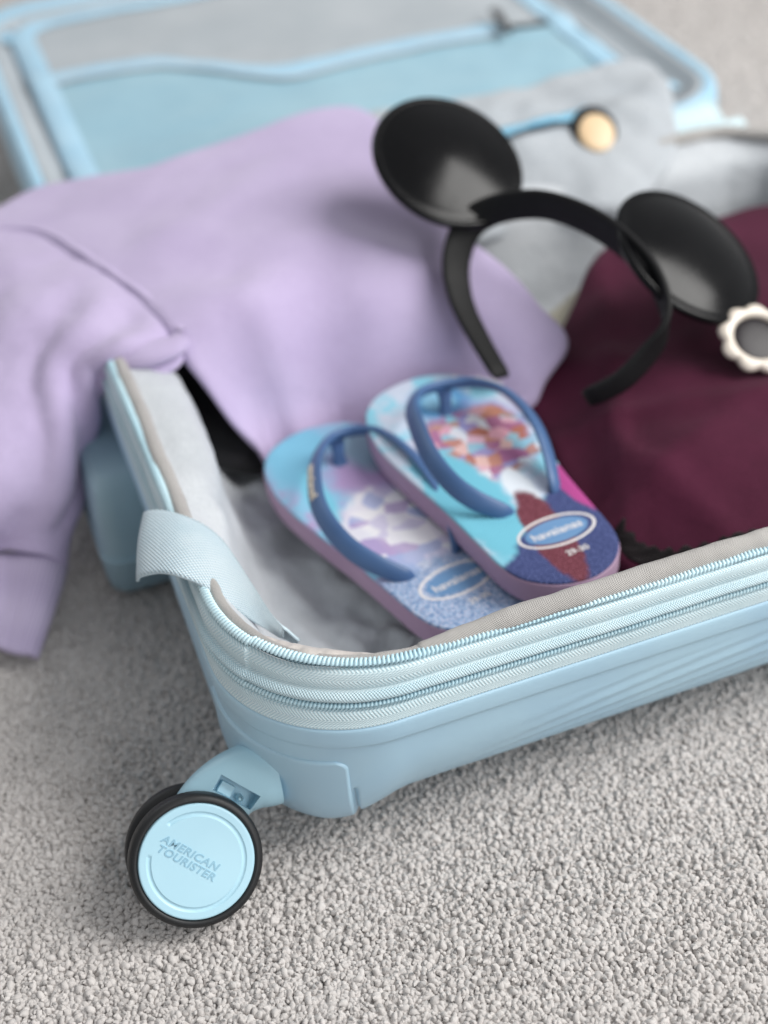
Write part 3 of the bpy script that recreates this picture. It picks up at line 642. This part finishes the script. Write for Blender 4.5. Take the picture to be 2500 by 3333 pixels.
LACE = fabric('black lace', '#0B0709', '#171013', 1600, .9, 60, .9, .1)
pl, sl_ = catmull([(262, 50), (248, 53), (234, 60), (222, 68), (213, 82), (210, 96)], 120); tg = nrm(np.gradient(pl, axis=0)); nr = np.c_[-tg[:, 1], tg[:, 0]]
V = []
for dd in np.linspace(0, 1, 9):
    for k in range(120):
        wd = 9 + 1.5 * abs(math.sin(sl_[k] / 3.2)) + 1.0 * math.sin(sl_[k] / 1.3); q = pl[k] + (np.array([230, 140]) * 0 + nr[k] * (-1)) * (wd * dd - 5)
        V.append((*q, float(mar_top(q[None])[0]) + .3 + .25 * math.sin(sl_[k] / 1.7 + dd * 9)))
obj('lace_trim', V, grid_faces(9, 120), LACE, mar, solid=(.8, 0))
DRK = fabric('black gap shade', '#141416', '#1E1E21', 900, .4, 30, .9, .2)
drk = thing('dark_gap_sheet', (75, 300, 6), 'added black sheet standing in for the shade under the sweatshirt by the end wall', 'garment')  # black sheet added to darken the gap under the sweatshirt, painted shade
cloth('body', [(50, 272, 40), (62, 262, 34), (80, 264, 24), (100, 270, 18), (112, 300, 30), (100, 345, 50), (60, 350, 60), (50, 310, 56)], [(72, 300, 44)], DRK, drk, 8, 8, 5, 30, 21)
CRE = fabric('cream cotton', '#C9C3AE', '#D6D2C2', 900, .4, 30, .9, .2)
crm = thing('cream_garment', (275, 270, 6), 'small sliver of cream cloth tucked between sweatshirt and maroon garment', 'garment')
cloth('body', CREAM_OUT, [(280, 272, 50)], CRE, crm, 8, 6, 3, 24, 9)

# ------------------------------------------------------------------ grey zipped pouch over the hinge
PGR = fabric('pale grey heathered cloth', '#A7ADB3', '#B7BCC1', 420, .4, 9, .85, .2)
pch = thing('zipped_pouch', (330, 420, 60), 'pale grey cloth pouch with light blue zip draped over the suitcase hinge', 'pouch')
pbody, ptop = cloth('body', POUCH_OUT, POUCH_IN, PGR, pch, 6, 7, 4.5, 34, 12, lambda xy: 2.5 * np.sin((xy[:, 0] * .9 + xy[:, 1] * .4) / 5.5) * sstep(390, 430, xy[:, 0]) * sstep(440, 410, xy[:, 1]) + 4 * np.exp(-((xy[:, 1] * .8 - xy[:, 0] * .3 - 222) / 9) ** 2) + 3 * np.exp(-((xy[:, 1] - 452) / 8) ** 2))
V = []
for x in np.linspace(270, 366, 40):
    for k, w in enumerate((-14, -10, -1.8, 1.8, 10, 14)):
        y = 414 + (x - 281) * .07 + w; V.append((x, y, float(ptop(np.array([[x, y]]))[0]) + (4.4 if k in (0, 1, 4, 5) else 3.4)))
zt_ = obj('zip_tape', V, grid_faces(40, 6), plastic('light blue zip tape', '#86C6E6', '#98D2EC', .6), pch, solid=(.8, 1))
# plain zip charm: dark round backing and a cream oval tag
def dome(c, X, Y, Z, ra, rb, h, n=40, m=8, back=3.):
    V = [];
    pr = [(math.cos(a), math.sin(a)) for a in np.linspace(0, math.pi / 2 * .995, m)]
    for rr_, hh in [(.0, -back), (.9, -back), (1, -back * .7)] + pr:
        for t in np.linspace(0, TAU, n, endpoint=False): V.append(np.asarray(c) + X * (ra * rr_ * math.cos(t)) + Y * (rb * rr_ * math.sin(t)) + Z * (hh * h if hh > 0 else hh))
    return V, grid_faces(m + 3, n, False, True)
cz = nrm(np.array([-.05, -.62, .78])); cx = nrm(np.array([.97, -.22, -.1])); cx = nrm(cx - (cx @ cz) * cz); cy = np.cross(cz, cx)
cc_ = np.array([353, 393, 112.])
V, F = dome(cc_ - cz * 2 + cy * 2, cx, cy, cz, 15.5, 16.5, 2.5); ch = obj('charm', V, F, plastic('black charm rubber', '#101012', '#18181A', .45), zt_)
ch['label'] = 'plain cream oval charm on a black backing'
V, F = dome(cc_ + cz * 1.2 - cy * 2.5, cx, cy, cz, 12.0, 13.5, 2.2); obj('charm', V, F, plastic('cream charm rubber', '#E2C39A', '#EACFAA', .4), zt_)

# ------------------------------------------------------------------ flip-flops
RUBL = plastic('lilac rubber', '#A88CA6', '#B296AE', .7, 900, .25, .3)
STR = plastic('slate blue rubber strap', '#3D5B86', '#4A6994', .42, 1500, .1, .5)
CRM = plastic('cream print', '#D9D4D6', '#E6E2E2', .6)
OUTL = [(0, 0), (2, 13), (8, 25), (20, 34), (38, 38.5), (58, 39), (85, 36), (112, 32.5), (140, 30.5), (160, 29), (173, 25), (182, 16), (186, 7), (187, 0)]
def print_mat(name, which):
    t = NT(name); u, v = t.uv(); cmb = t.n('ShaderNodeCombineXYZ'); t.put(cmb.inputs[0], u); t.put(cmb.inputs[1], v); P = cmb.outputs[0]
    nz = t.noise(.045, 3, .6, P); nf = t.noise(.5, 2, .6, P); nw = t.noise(.09, 3, .6, P, out=0); nw2 = t.noise(.07, 3, .5, P)
    def ell(cu, cv, ru, rv, soft=.25, wob=.35, ang=0):
        ca, sa = math.cos(ang), math.sin(ang); du_ = t.M('ADD', u, -cu); dv_ = t.M('ADD', v, -cv)
        a = t.M('MULTIPLY', t.M('ADD', t.M('MULTIPLY', du_, ca), t.M('MULTIPLY', dv_, sa)), 1 / ru); b = t.M('MULTIPLY', t.M('ADD', t.M('MULTIPLY', dv_, ca), t.M('MULTIPLY', du_, -sa)), 1 / rv)
        d = t.M('ADD', t.M('SQRT', t.M('ADD', t.M('MULTIPLY', a, a), t.M('MULTIPLY', b, b))), t.M('MULTIPLY_ADD', nw, wob * 2, -wob)); return t.ramp(d, 1 + soft * .5, 1 - soft * .5)
    sp = t.ramp(t.noise(1.3, 1, .5, P), .60, .64)
    def cells(scale, cols, warp=5.):
        vm = t.n('ShaderNodeVectorMath', operation='MULTIPLY_ADD'); t.put(vm.inputs[0], t.noise(.11, 2, .5, P, out=1)); vm.inputs[1].default_value = (warp, warp, 0); t.put(vm.inputs[2], P)
        vo = t.n('ShaderNodeTexVoronoi'); vo.inputs['Scale'].default_value = scale; t.put(vo.inputs['Vector'], vm.outputs[0]); sx = t.n('ShaderNodeSeparateColor'); t.put(sx.inputs[0], vo.outputs['Color'])
        cr = t.n('ShaderNodeValToRGB'); cr.color_ramp.interpolation = 'CONSTANT'; e = cr.color_ramp.elements
        while len(e) < len(cols): e.new(.5)
        for k, hx in enumerate(cols): e[k].position = k / len(cols); e[k].color = lin(hx)
        t.put(cr.inputs[0], sx.outputs[0]); return cr.outputs[0]
    if which == 1:
        c = t.mix(t.ramp(nz, .40, .60), lin('#B99FC8'), lin('#8CC3DE'))
        c = t.mix(ell(20, -10, 34, 26, .8), c, lin('#7FC0DC')); c = t.mix(ell(52, 12, 26, 22, .9), c, lin('#B39AC4'))
        c = t.mix(ell(34, 22, 20, 14, .8), c, lin('#9BB9C9')); c = t.mix(ell(62, -22, 30, 7, .6, .3, -.2), c, lin('#7CC6DC'))
        c = t.mix(ell(90, -2, 24, 15, .35, .4), c, lin('#E9E6EC')); c = t.mix(ell(118, 6, 20, 17, .35, .4), c, lin('#E4E4EC'))
        c = t.mix(ell(104, -20, 22, 6, .5), c, lin('#9398C8')); c = t.mix(ell(100, 22, 24, 6, .5), c, lin('#8F9AD0'))
        c = t.mix(ell(104, 0, 40, 27, .3, .3), c, t.mix(.82, c, cells(.10, ['#EDEAF0', '#F1EFF3', '#CFC8E2', '#EFECF0', '#A9B2DA', '#E6E2EC', '#B7A2CC'])))
        heel = t.ramp(t.M('ADD', u, t.M('MULTIPLY', nw2, 24)), 136, 148); hc = t.mix(t.ramp(nf, .38, .62), lin('#6688B4'), lin('#A9BEDA')); hc = t.mix(sp, hc, lin('#E8D6DE')); c = t.mix(heel, c, hc)
    else:
        c = t.mix(t.ramp(nz, .42, .58), lin('#8CCBDF'), lin('#C6CFE0'))
        c = t.mix(ell(26, 4, 17, 17, .4, .1), c, lin('#5E97C4')); c = t.mix(ell(26, 4, 9, 9, .4, .1), c, lin('#8CC0DC'))
        c = t.mix(ell(62, 20, 26, 16, .6), c, lin('#9C8CC4')); c = t.mix(ell(66, -12, 20, 15, .4, .3), c, lin('#D4A4B8'))
        c = t.mix(ell(60, 20, 20, 14, .25, .2), c, lin('#B07862')); c = t.mix(ell(70, 18, 9, 7, .4), c, lin('#D99888')); c = t.mix(ell(84, 14, 9, 11, .4), c, lin('#A4688F'))
        c = t.mix(ell(88, -4, 12, 12, .4), c, lin('#E0A8A8'))
        c = t.mix(ell(70, 4, 32, 31, .25, .3), c, t.mix(.85, c, cells(.13, ['#D6A0B2', '#A9695A', '#E0BCB4', '#938CBE', '#B77F6C', '#DDE2EA', '#A0668E', '#86BFD2', '#D8AEBE'])))
        c = t.mix(ell(112, -20, 52, 17, .25, .25, .06), c, lin('#74BFD4')); c = t.mix(ell(112, 6, 16, 7, .3, .4), c, lin('#DDE4EC'))
        red = ell(152, 0, 36, 10, .2, .25, -.12); navy = t.ramp(t.M('ADD', t.M('ADD', u, t.M('MULTIPLY', v, .9)), t.M('MULTIPLY', nw2, 14)), 140, 146)
        c = t.mix(navy, c, t.mix(sp, lin('#3C4674'), lin('#6C78AE'))); c = t.mix(red, c, t.mix(sp, lin('#6A3440'), lin('#A06070'))); c = t.mix(ell(126, 30, 22, 7, .3, .2, .1), c, lin('#B0488C'))
    tex = t.M('MULTIPLY', t.M('SINE', t.M('MULTIPLY', u, 3.0)), t.M('SINE', t.M('MULTIPLY', v, 3.0)))
    return t.fin(c, .75, t.bump(tex, .35, .0004), Specular_IOR_Level=.3)

def flipflop(label, toe, direc, ztop, roll, which, flipside, lift=0.):
    fl = thing('flip_flop', (toe[0] + direc[0] * 90, toe[1] + direc[1] * 90, ztop - 15), label, 'flip-flop', 'pair of flip-flops in the suitcase')
    X = nrm(np.array([direc[0], direc[1], lift])); Yv = nrm(np.array([-direc[1], direc[0], roll])); Yv = nrm(Yv - (Yv @ X) * X); Z = np.cross(X, Yv); O = np.array([toe[0], toe[1], ztop])
    # X toe->heel, Yv to the photo's right
    half = [(a, w) for a, w in OUTL]; pts_ = [(a, w * (1.0 + .05 * flipside)) for a, w in half] + [(a, -w * (1.0 - .05 * flipside)) for a, w in half[-2:0:-1]]
    oc, _ = catmull(pts_, 150, closed=True); ar = np.sum(oc[:, 0] * np.roll(oc[:, 1], -1) - np.roll(oc[:, 0], -1) * oc[:, 1]); tg = nrm(np.roll(oc, -1, 0) - np.roll(oc, 1, 0)); nr = np.c_[tg[:, 1], -tg[:, 0]] * (1 if ar > 0 else -1)
    def camber(q): return 1.6 * ((q[:, 0] - 95) / 95) ** 2 - .6
    V2, F, _o = sheet2d(oc, 6.0); loc = np.c_[V2, camber(V2)]; n0 = len(oc); VV = [loc]; base_ = len(loc); prev = np.arange(n0)
    for off, dz in ((.5, -.15), (.75, -.6), (.75, -1.2)):
        VV.append(np.c_[oc + nr * off, camber(oc) + dz]); cur = np.arange(base_, base_ + n0); F += [(prev[k], cur[k], cur[(k + 1) % n0], prev[(k + 1) % n0]) for k in range(n0)]; prev = cur; base_ += n0
    L_ = np.vstack(VV); o = obj('footbed', put(L_, O, X, Yv, Z), F, print_mat('printed footbed %d' % which, which), fl, uv=L_[:, :2])
    bm = bmesh.new(); bm.from_mesh(o.data); bmesh.ops.recalc_face_normals(bm, faces=bm.faces); bm.to_mesh(o.data); bm.free()
    VV = [np.c_[oc + nr * a, camber(oc) + z] for a, z in ((.3, -1.1), (1.0, -1.4), (1.3, -2.4), (1.2, -7), (1.2, -12), (.6, -14), (-1, -15))]; L_ = np.vstack(VV)
    F = grid_faces(7, n0, False, True) + [tuple(6 * n0 + k for k in range(n0))]; obj('sole', put(L_, O, X, Yv, Z), F, RUBL, fl)
    # Y strap: two arms meeting over the toe post
    sp_ = np.array([(136, -17, -2), (135.5, -19.5, 2), (127, -29, 8), (115, -35.5, 13), (98, -37, 17), (79, -32.8, 19), (55.4, -20.5, 19), (40.1, -7.5, 17), (33, 4, 15), (35.5, 16.9, 15), (48.3, 25.2, 17), (71.9, 26.6, 18), (97.7, 24.1, 16), (117.4, 20.1, 10), (131, 14.8, 3), (132.5, 14.6, -2)] if which == 1 else [(128, -10, -2), (128, -13, 2), (120.5, -23.5, 8), (108.7, -30, 13), (89.8, -31.5, 17), (66.7, -27.5, 19), (48.1, -21.8, 19), (36, -10.9, 17), (33, 3.3, 15), (38, 17.9, 15), (53.4, 26.8, 17), (72.7, 28.6, 18), (90.7, 27.7, 16), (105.8, 25.1, 10), (120.3, 20.6, 3), (122.6, 20.4, -2)], float); cp, cl = catmull(sp_, 160); T_ = nrm(np.gradient(cp, axis=0)); outw = nrm(cp - np.array([95, sp_[:, 1].mean(), -14])); Bn = nrm(outw - (outw * T_).sum(1, keepdims=True) * T_); An = np.cross(T_, Bn)
    f_ = np.abs(np.linspace(-1, 1, 160)); wid = 4.3 + .9 * sstep(.0, .4, f_) - .8 * sstep(.8, 1, f_); thk = 2.3 - .4 * f_
    V, F = tube(cp, An, Bn, wid, thk, 16); st = obj('strap', put(V, O, X, Yv, Z), F, STR, fl)
    q0 = sp_[8]; pp = np.array([(q0[0] + 1.5, q0[1], q0[2] - 1), (q0[0] + 2.5, q0[1], q0[2] * .7), (q0[0] + 3, q0[1], q0[2] * .35), (q0[0] + 3, q0[1], 2), (q0[0] + 3, q0[1], -1)]); T2, A2, B2 = frames(pp, (1, 0, 0)); V, F = tube(pp, A2, B2, np.array([5, 4, 3.3, 3.6, 5]), np.array([4, 3.2, 3, 3.6, 5]), 12); obj('toe_post', put(V, O, X, Yv, Z), F, STR, fl)
    # raised lettering along one arm of the strap
    v, f = text_mesh('havaianas', 7.0, .45, .12, 1.0); sgn = -1 if which == 1 else 1; s0 = cl[-1] * (.33 if which == 1 else .62); W_ = []
    for x, y, z in v:
        k = (s0 + x * 1.05) / cl[-1] * 159; k0 = int(np.clip(k, 0, 158)); fr = k - k0; c_ = cp[k0] * (1 - fr) + cp[k0 + 1] * fr; W_.append(c_ + An[k0] * y * .95 + Bn[k0] * (thk[k0] + .35 + z - .012 * y * y * 3))
    obj('lettering', put(np.array(W_), O, X, Yv, Z), f, plastic('cream raised letters', '#CFC4B4', '#DDD4C6', .5), st, smooth=False)
    # printed oval with the name and the size pill on the heel
    n = 64; th = np.linspace(0, TAU, n, endpoint=False); R_ = []
    oc_ = np.array([151, 4.0 if which == 2 else 1.0]); 
    def lift_(q, h): q = np.asarray(q); return np.c_[q, camber(q) + h]
    ringo = np.array([oc_ + np.array([11.2 * math.sin(a), 20.5 * math.cos(a)]) for a in th]); ringi = np.array([oc_ + np.array([9.7 * math.sin(a), 19.0 * math.cos(a)]) for a in th])
    obj('oval_print', put(np.vstack([lift_(ringo, .12), lift_(ringi, .12)]), O, X, Yv, Z), grid_faces(2, n, False, True), CRM, fl)
    obj('oval_field', put(np.vstack([lift_(ringi * .86 + oc_ * .14, .1), lift_(ringi * .0 + oc_, .1)]), O, X, Yv, Z), grid_faces(2, n, False, True), plastic('blue print %d' % which, '#5C86B4', '#6A92BC', .6), fl)
    for body_, sz, a0, b0_ in (('havaianas', 7.2, oc_[0] + .3, oc_[1]),) + ((('29-30', 5.0, 168.5, oc_[1] + 1.0),) if True else ()):
        v, f = text_mesh(body_, sz, 0.02, .1, 1.0); q = np.c_[a0 - v[:, 1], b0_ + v[:, 0]]; obj('lettering', put(np.c_[q, camber(q) + .2 + v[:, 2]], O, X, Yv, Z), f, CRM, fl, smooth=False)
    return fl
flipflop('lilac and white printed flip-flop lying nearer the strap end of the suitcase', (97, 247), (.2, -.98), 43, .0, 1, 1)
flipflop('flip-flop with russet and navy print lying against the maroon garment', (162.5, 243), (.072, -.9974), 61, .0, 2, -1)

# ------------------------------------------------------------------ headband with two round ears
BLK = plastic('black satin plastic', '#09090B', '#0E0E10', .2, 1200, .05, .22)
BLK2 = plastic('black velvet band', '#0A0A0B', '#121214', .6, 1500, .3, .3)
hb = thing('headband', (240, 210, 60), 'black headband with two large round ears leaning on the clothes', 'headband')
hn = np.array([-.579, -.423, .698]); pb_, sb_ = catmull(BAND, 120); T_ = nrm(np.gradient(pb_, axis=0)); rd = pb_ - pb_.mean(0); rd = nrm(rd - (rd @ hn)[:, None] * hn); wk = sstep(110, 82, np.arange(120))[:, None]; B_ = nrm(hn * .72 + rd * .62 * wk + np.array([.26, .57, .78]) * .75 * (1 - wk)); B_ = nrm(B_ - (B_ * T_).sum(1, keepdims=True) * T_); A_ = np.cross(T_, B_)
f_ = np.abs(np.linspace(-1, 1, 120)); wd = 5.8 + 3.2 * sstep(1.0, .35, f_); V = []; th = np.linspace(0, TAU, 20, endpoint=False)
for k in range(120):
    for t in th:
        c, s_ = math.cos(t), math.sin(t); V.append(pb_[k] + A_[k] * 2.1 * math.copysign(abs(c) ** .5, c) * (1 if f_[k] < .98 else .5) + B_[k] * wd[k] * (1 if f_[k] < .985 else .8) * math.copysign(abs(s_) ** .6, s_))
F = grid_faces(120, 20, False, True) + [tuple(range(20)), tuple(119 * 20 + k for k in range(20))]; obj('band', V, F, BLK2, hb)
def ear(c, Z, R, foot):
    c = np.asarray(c, float); Z = nrm(np.array(Z)); X = nrm(np.cross((0, 0, 1.), Z)); Y = np.cross(Z, X); n = 96
    pr = [(0.01, -5), (R * .5, -4.6), (R * .85, -3.6), (R * .97, -2), (R, 0), (R * .99, 1.4), (R * .97, 2.3), (R * .945, 2.7), (R * .92, 2.5)]
    for t in np.linspace(.9, 0.0, 16): pr.append((max(R * t, .01), 2.4 + 7.5 * (1 - (t / .9) ** 2)))
    v, f = lathe(pr, n); e = obj('ear', put(v, c, X, Y, Z), f, BLK, hb); 
    foot = np.asarray(foot, float); d = nrm(foot - c); d = nrm(d - (d @ Z) * Z); p0 = c + d * R * .86; pp = np.array([p0 - Z * 1.0, p0 * .5 + foot * .5 - Z * .5, foot]); T2, A2, B2 = frames(pp, Z); V, F = tube(pp, A2, B2, np.array([9, 8.5, 8]), np.array([2.6, 2.6, 2.6]), 14); obj('ear_stem', V, F, BLK2, hb)
ear((217.5, 314, 150), (.169, -.52, .837), 45, (217, 282, 127))
ear((310.5, 207, 119), (.345, -.424, .838), 45.5, (280, 190, 122))

# ------------------------------------------------------------------ flower sunglasses
sg = thing('sunglasses', (345, 135, 80), 'cream flower-rimmed sunglasses with dark lenses on maroon cloth', 'sunglasses')
SGC = plastic('cream glossy plastic', '#D8CDC0', '#E4DACE', .22, 900, .02, .6); LEN = plastic('dark tinted lens', '#1C181C', '#262026', .3, 900, .01, .25)
Z = nrm(np.array([.02, -.50, .86])); X = nrm(np.array([.985, .12, .1])); X = nrm(X - (X @ Z) * Z); Y = np.cross(Z, X)
for k in range(2):
    c = np.array([324, 156.5, 92.]) + X * 48 * k; n = 144; V = []
    for sc_, z in ((.65, -1.6), (.65, 1.2), (.69, 2.0), (.78, 2.6), (.88, 2.6), (.97, 1.2), (1.0, 0), (.97, -1.4), (.8, -2.2), (.65, -1.6)):
        for t in np.linspace(0, TAU, n, endpoint=False):
            R_ = 20.5 * (sc_ if sc_ < .72 else sc_ * (1 + (.15 * abs(math.sin(4.5 * t)) - .08) * (sc_ - .6) / .4)); V.append(c + X * R_ * math.cos(t) + Y * R_ * .95 * math.sin(t) + Z * z)
    fr = obj('frame', V, grid_faces(10, n, False, True), SGC, sg); v, f = dome(c - Z * .6, X, Y, Z, 13.6, 13.0, 1.2, 48, 6, .6); obj('lens', v, f, LEN, fr)
    pp = np.array([c + X * 20 - Z * 1, c + X * 24 - Z * 4 + Y * 4, c + X * (20 if k else 10) - Z * 9 + Y * 14, c + X * (-20 if k else 40) - Z * 10 + Y * 16]) if k else None
    if k:
        T2, A2, B2 = frames(pp, Y); V, F = tube(pp, A2, B2, 1.6, 2.4, 10); obj('temple', V, F, SGC, sg)
c = np.array([324, 156.5, 92.]) + X * 24; pp = np.array([c - X * 5 + Y * 3, c + Y * 5 + Z * 1.5, c + X * 5 + Y * 3]); T2, A2, B2 = frames(pp, Z); V, F = tube(pp, A2, B2, 2, 1.6, 10); obj('bridge', V, F, SGC, sg)
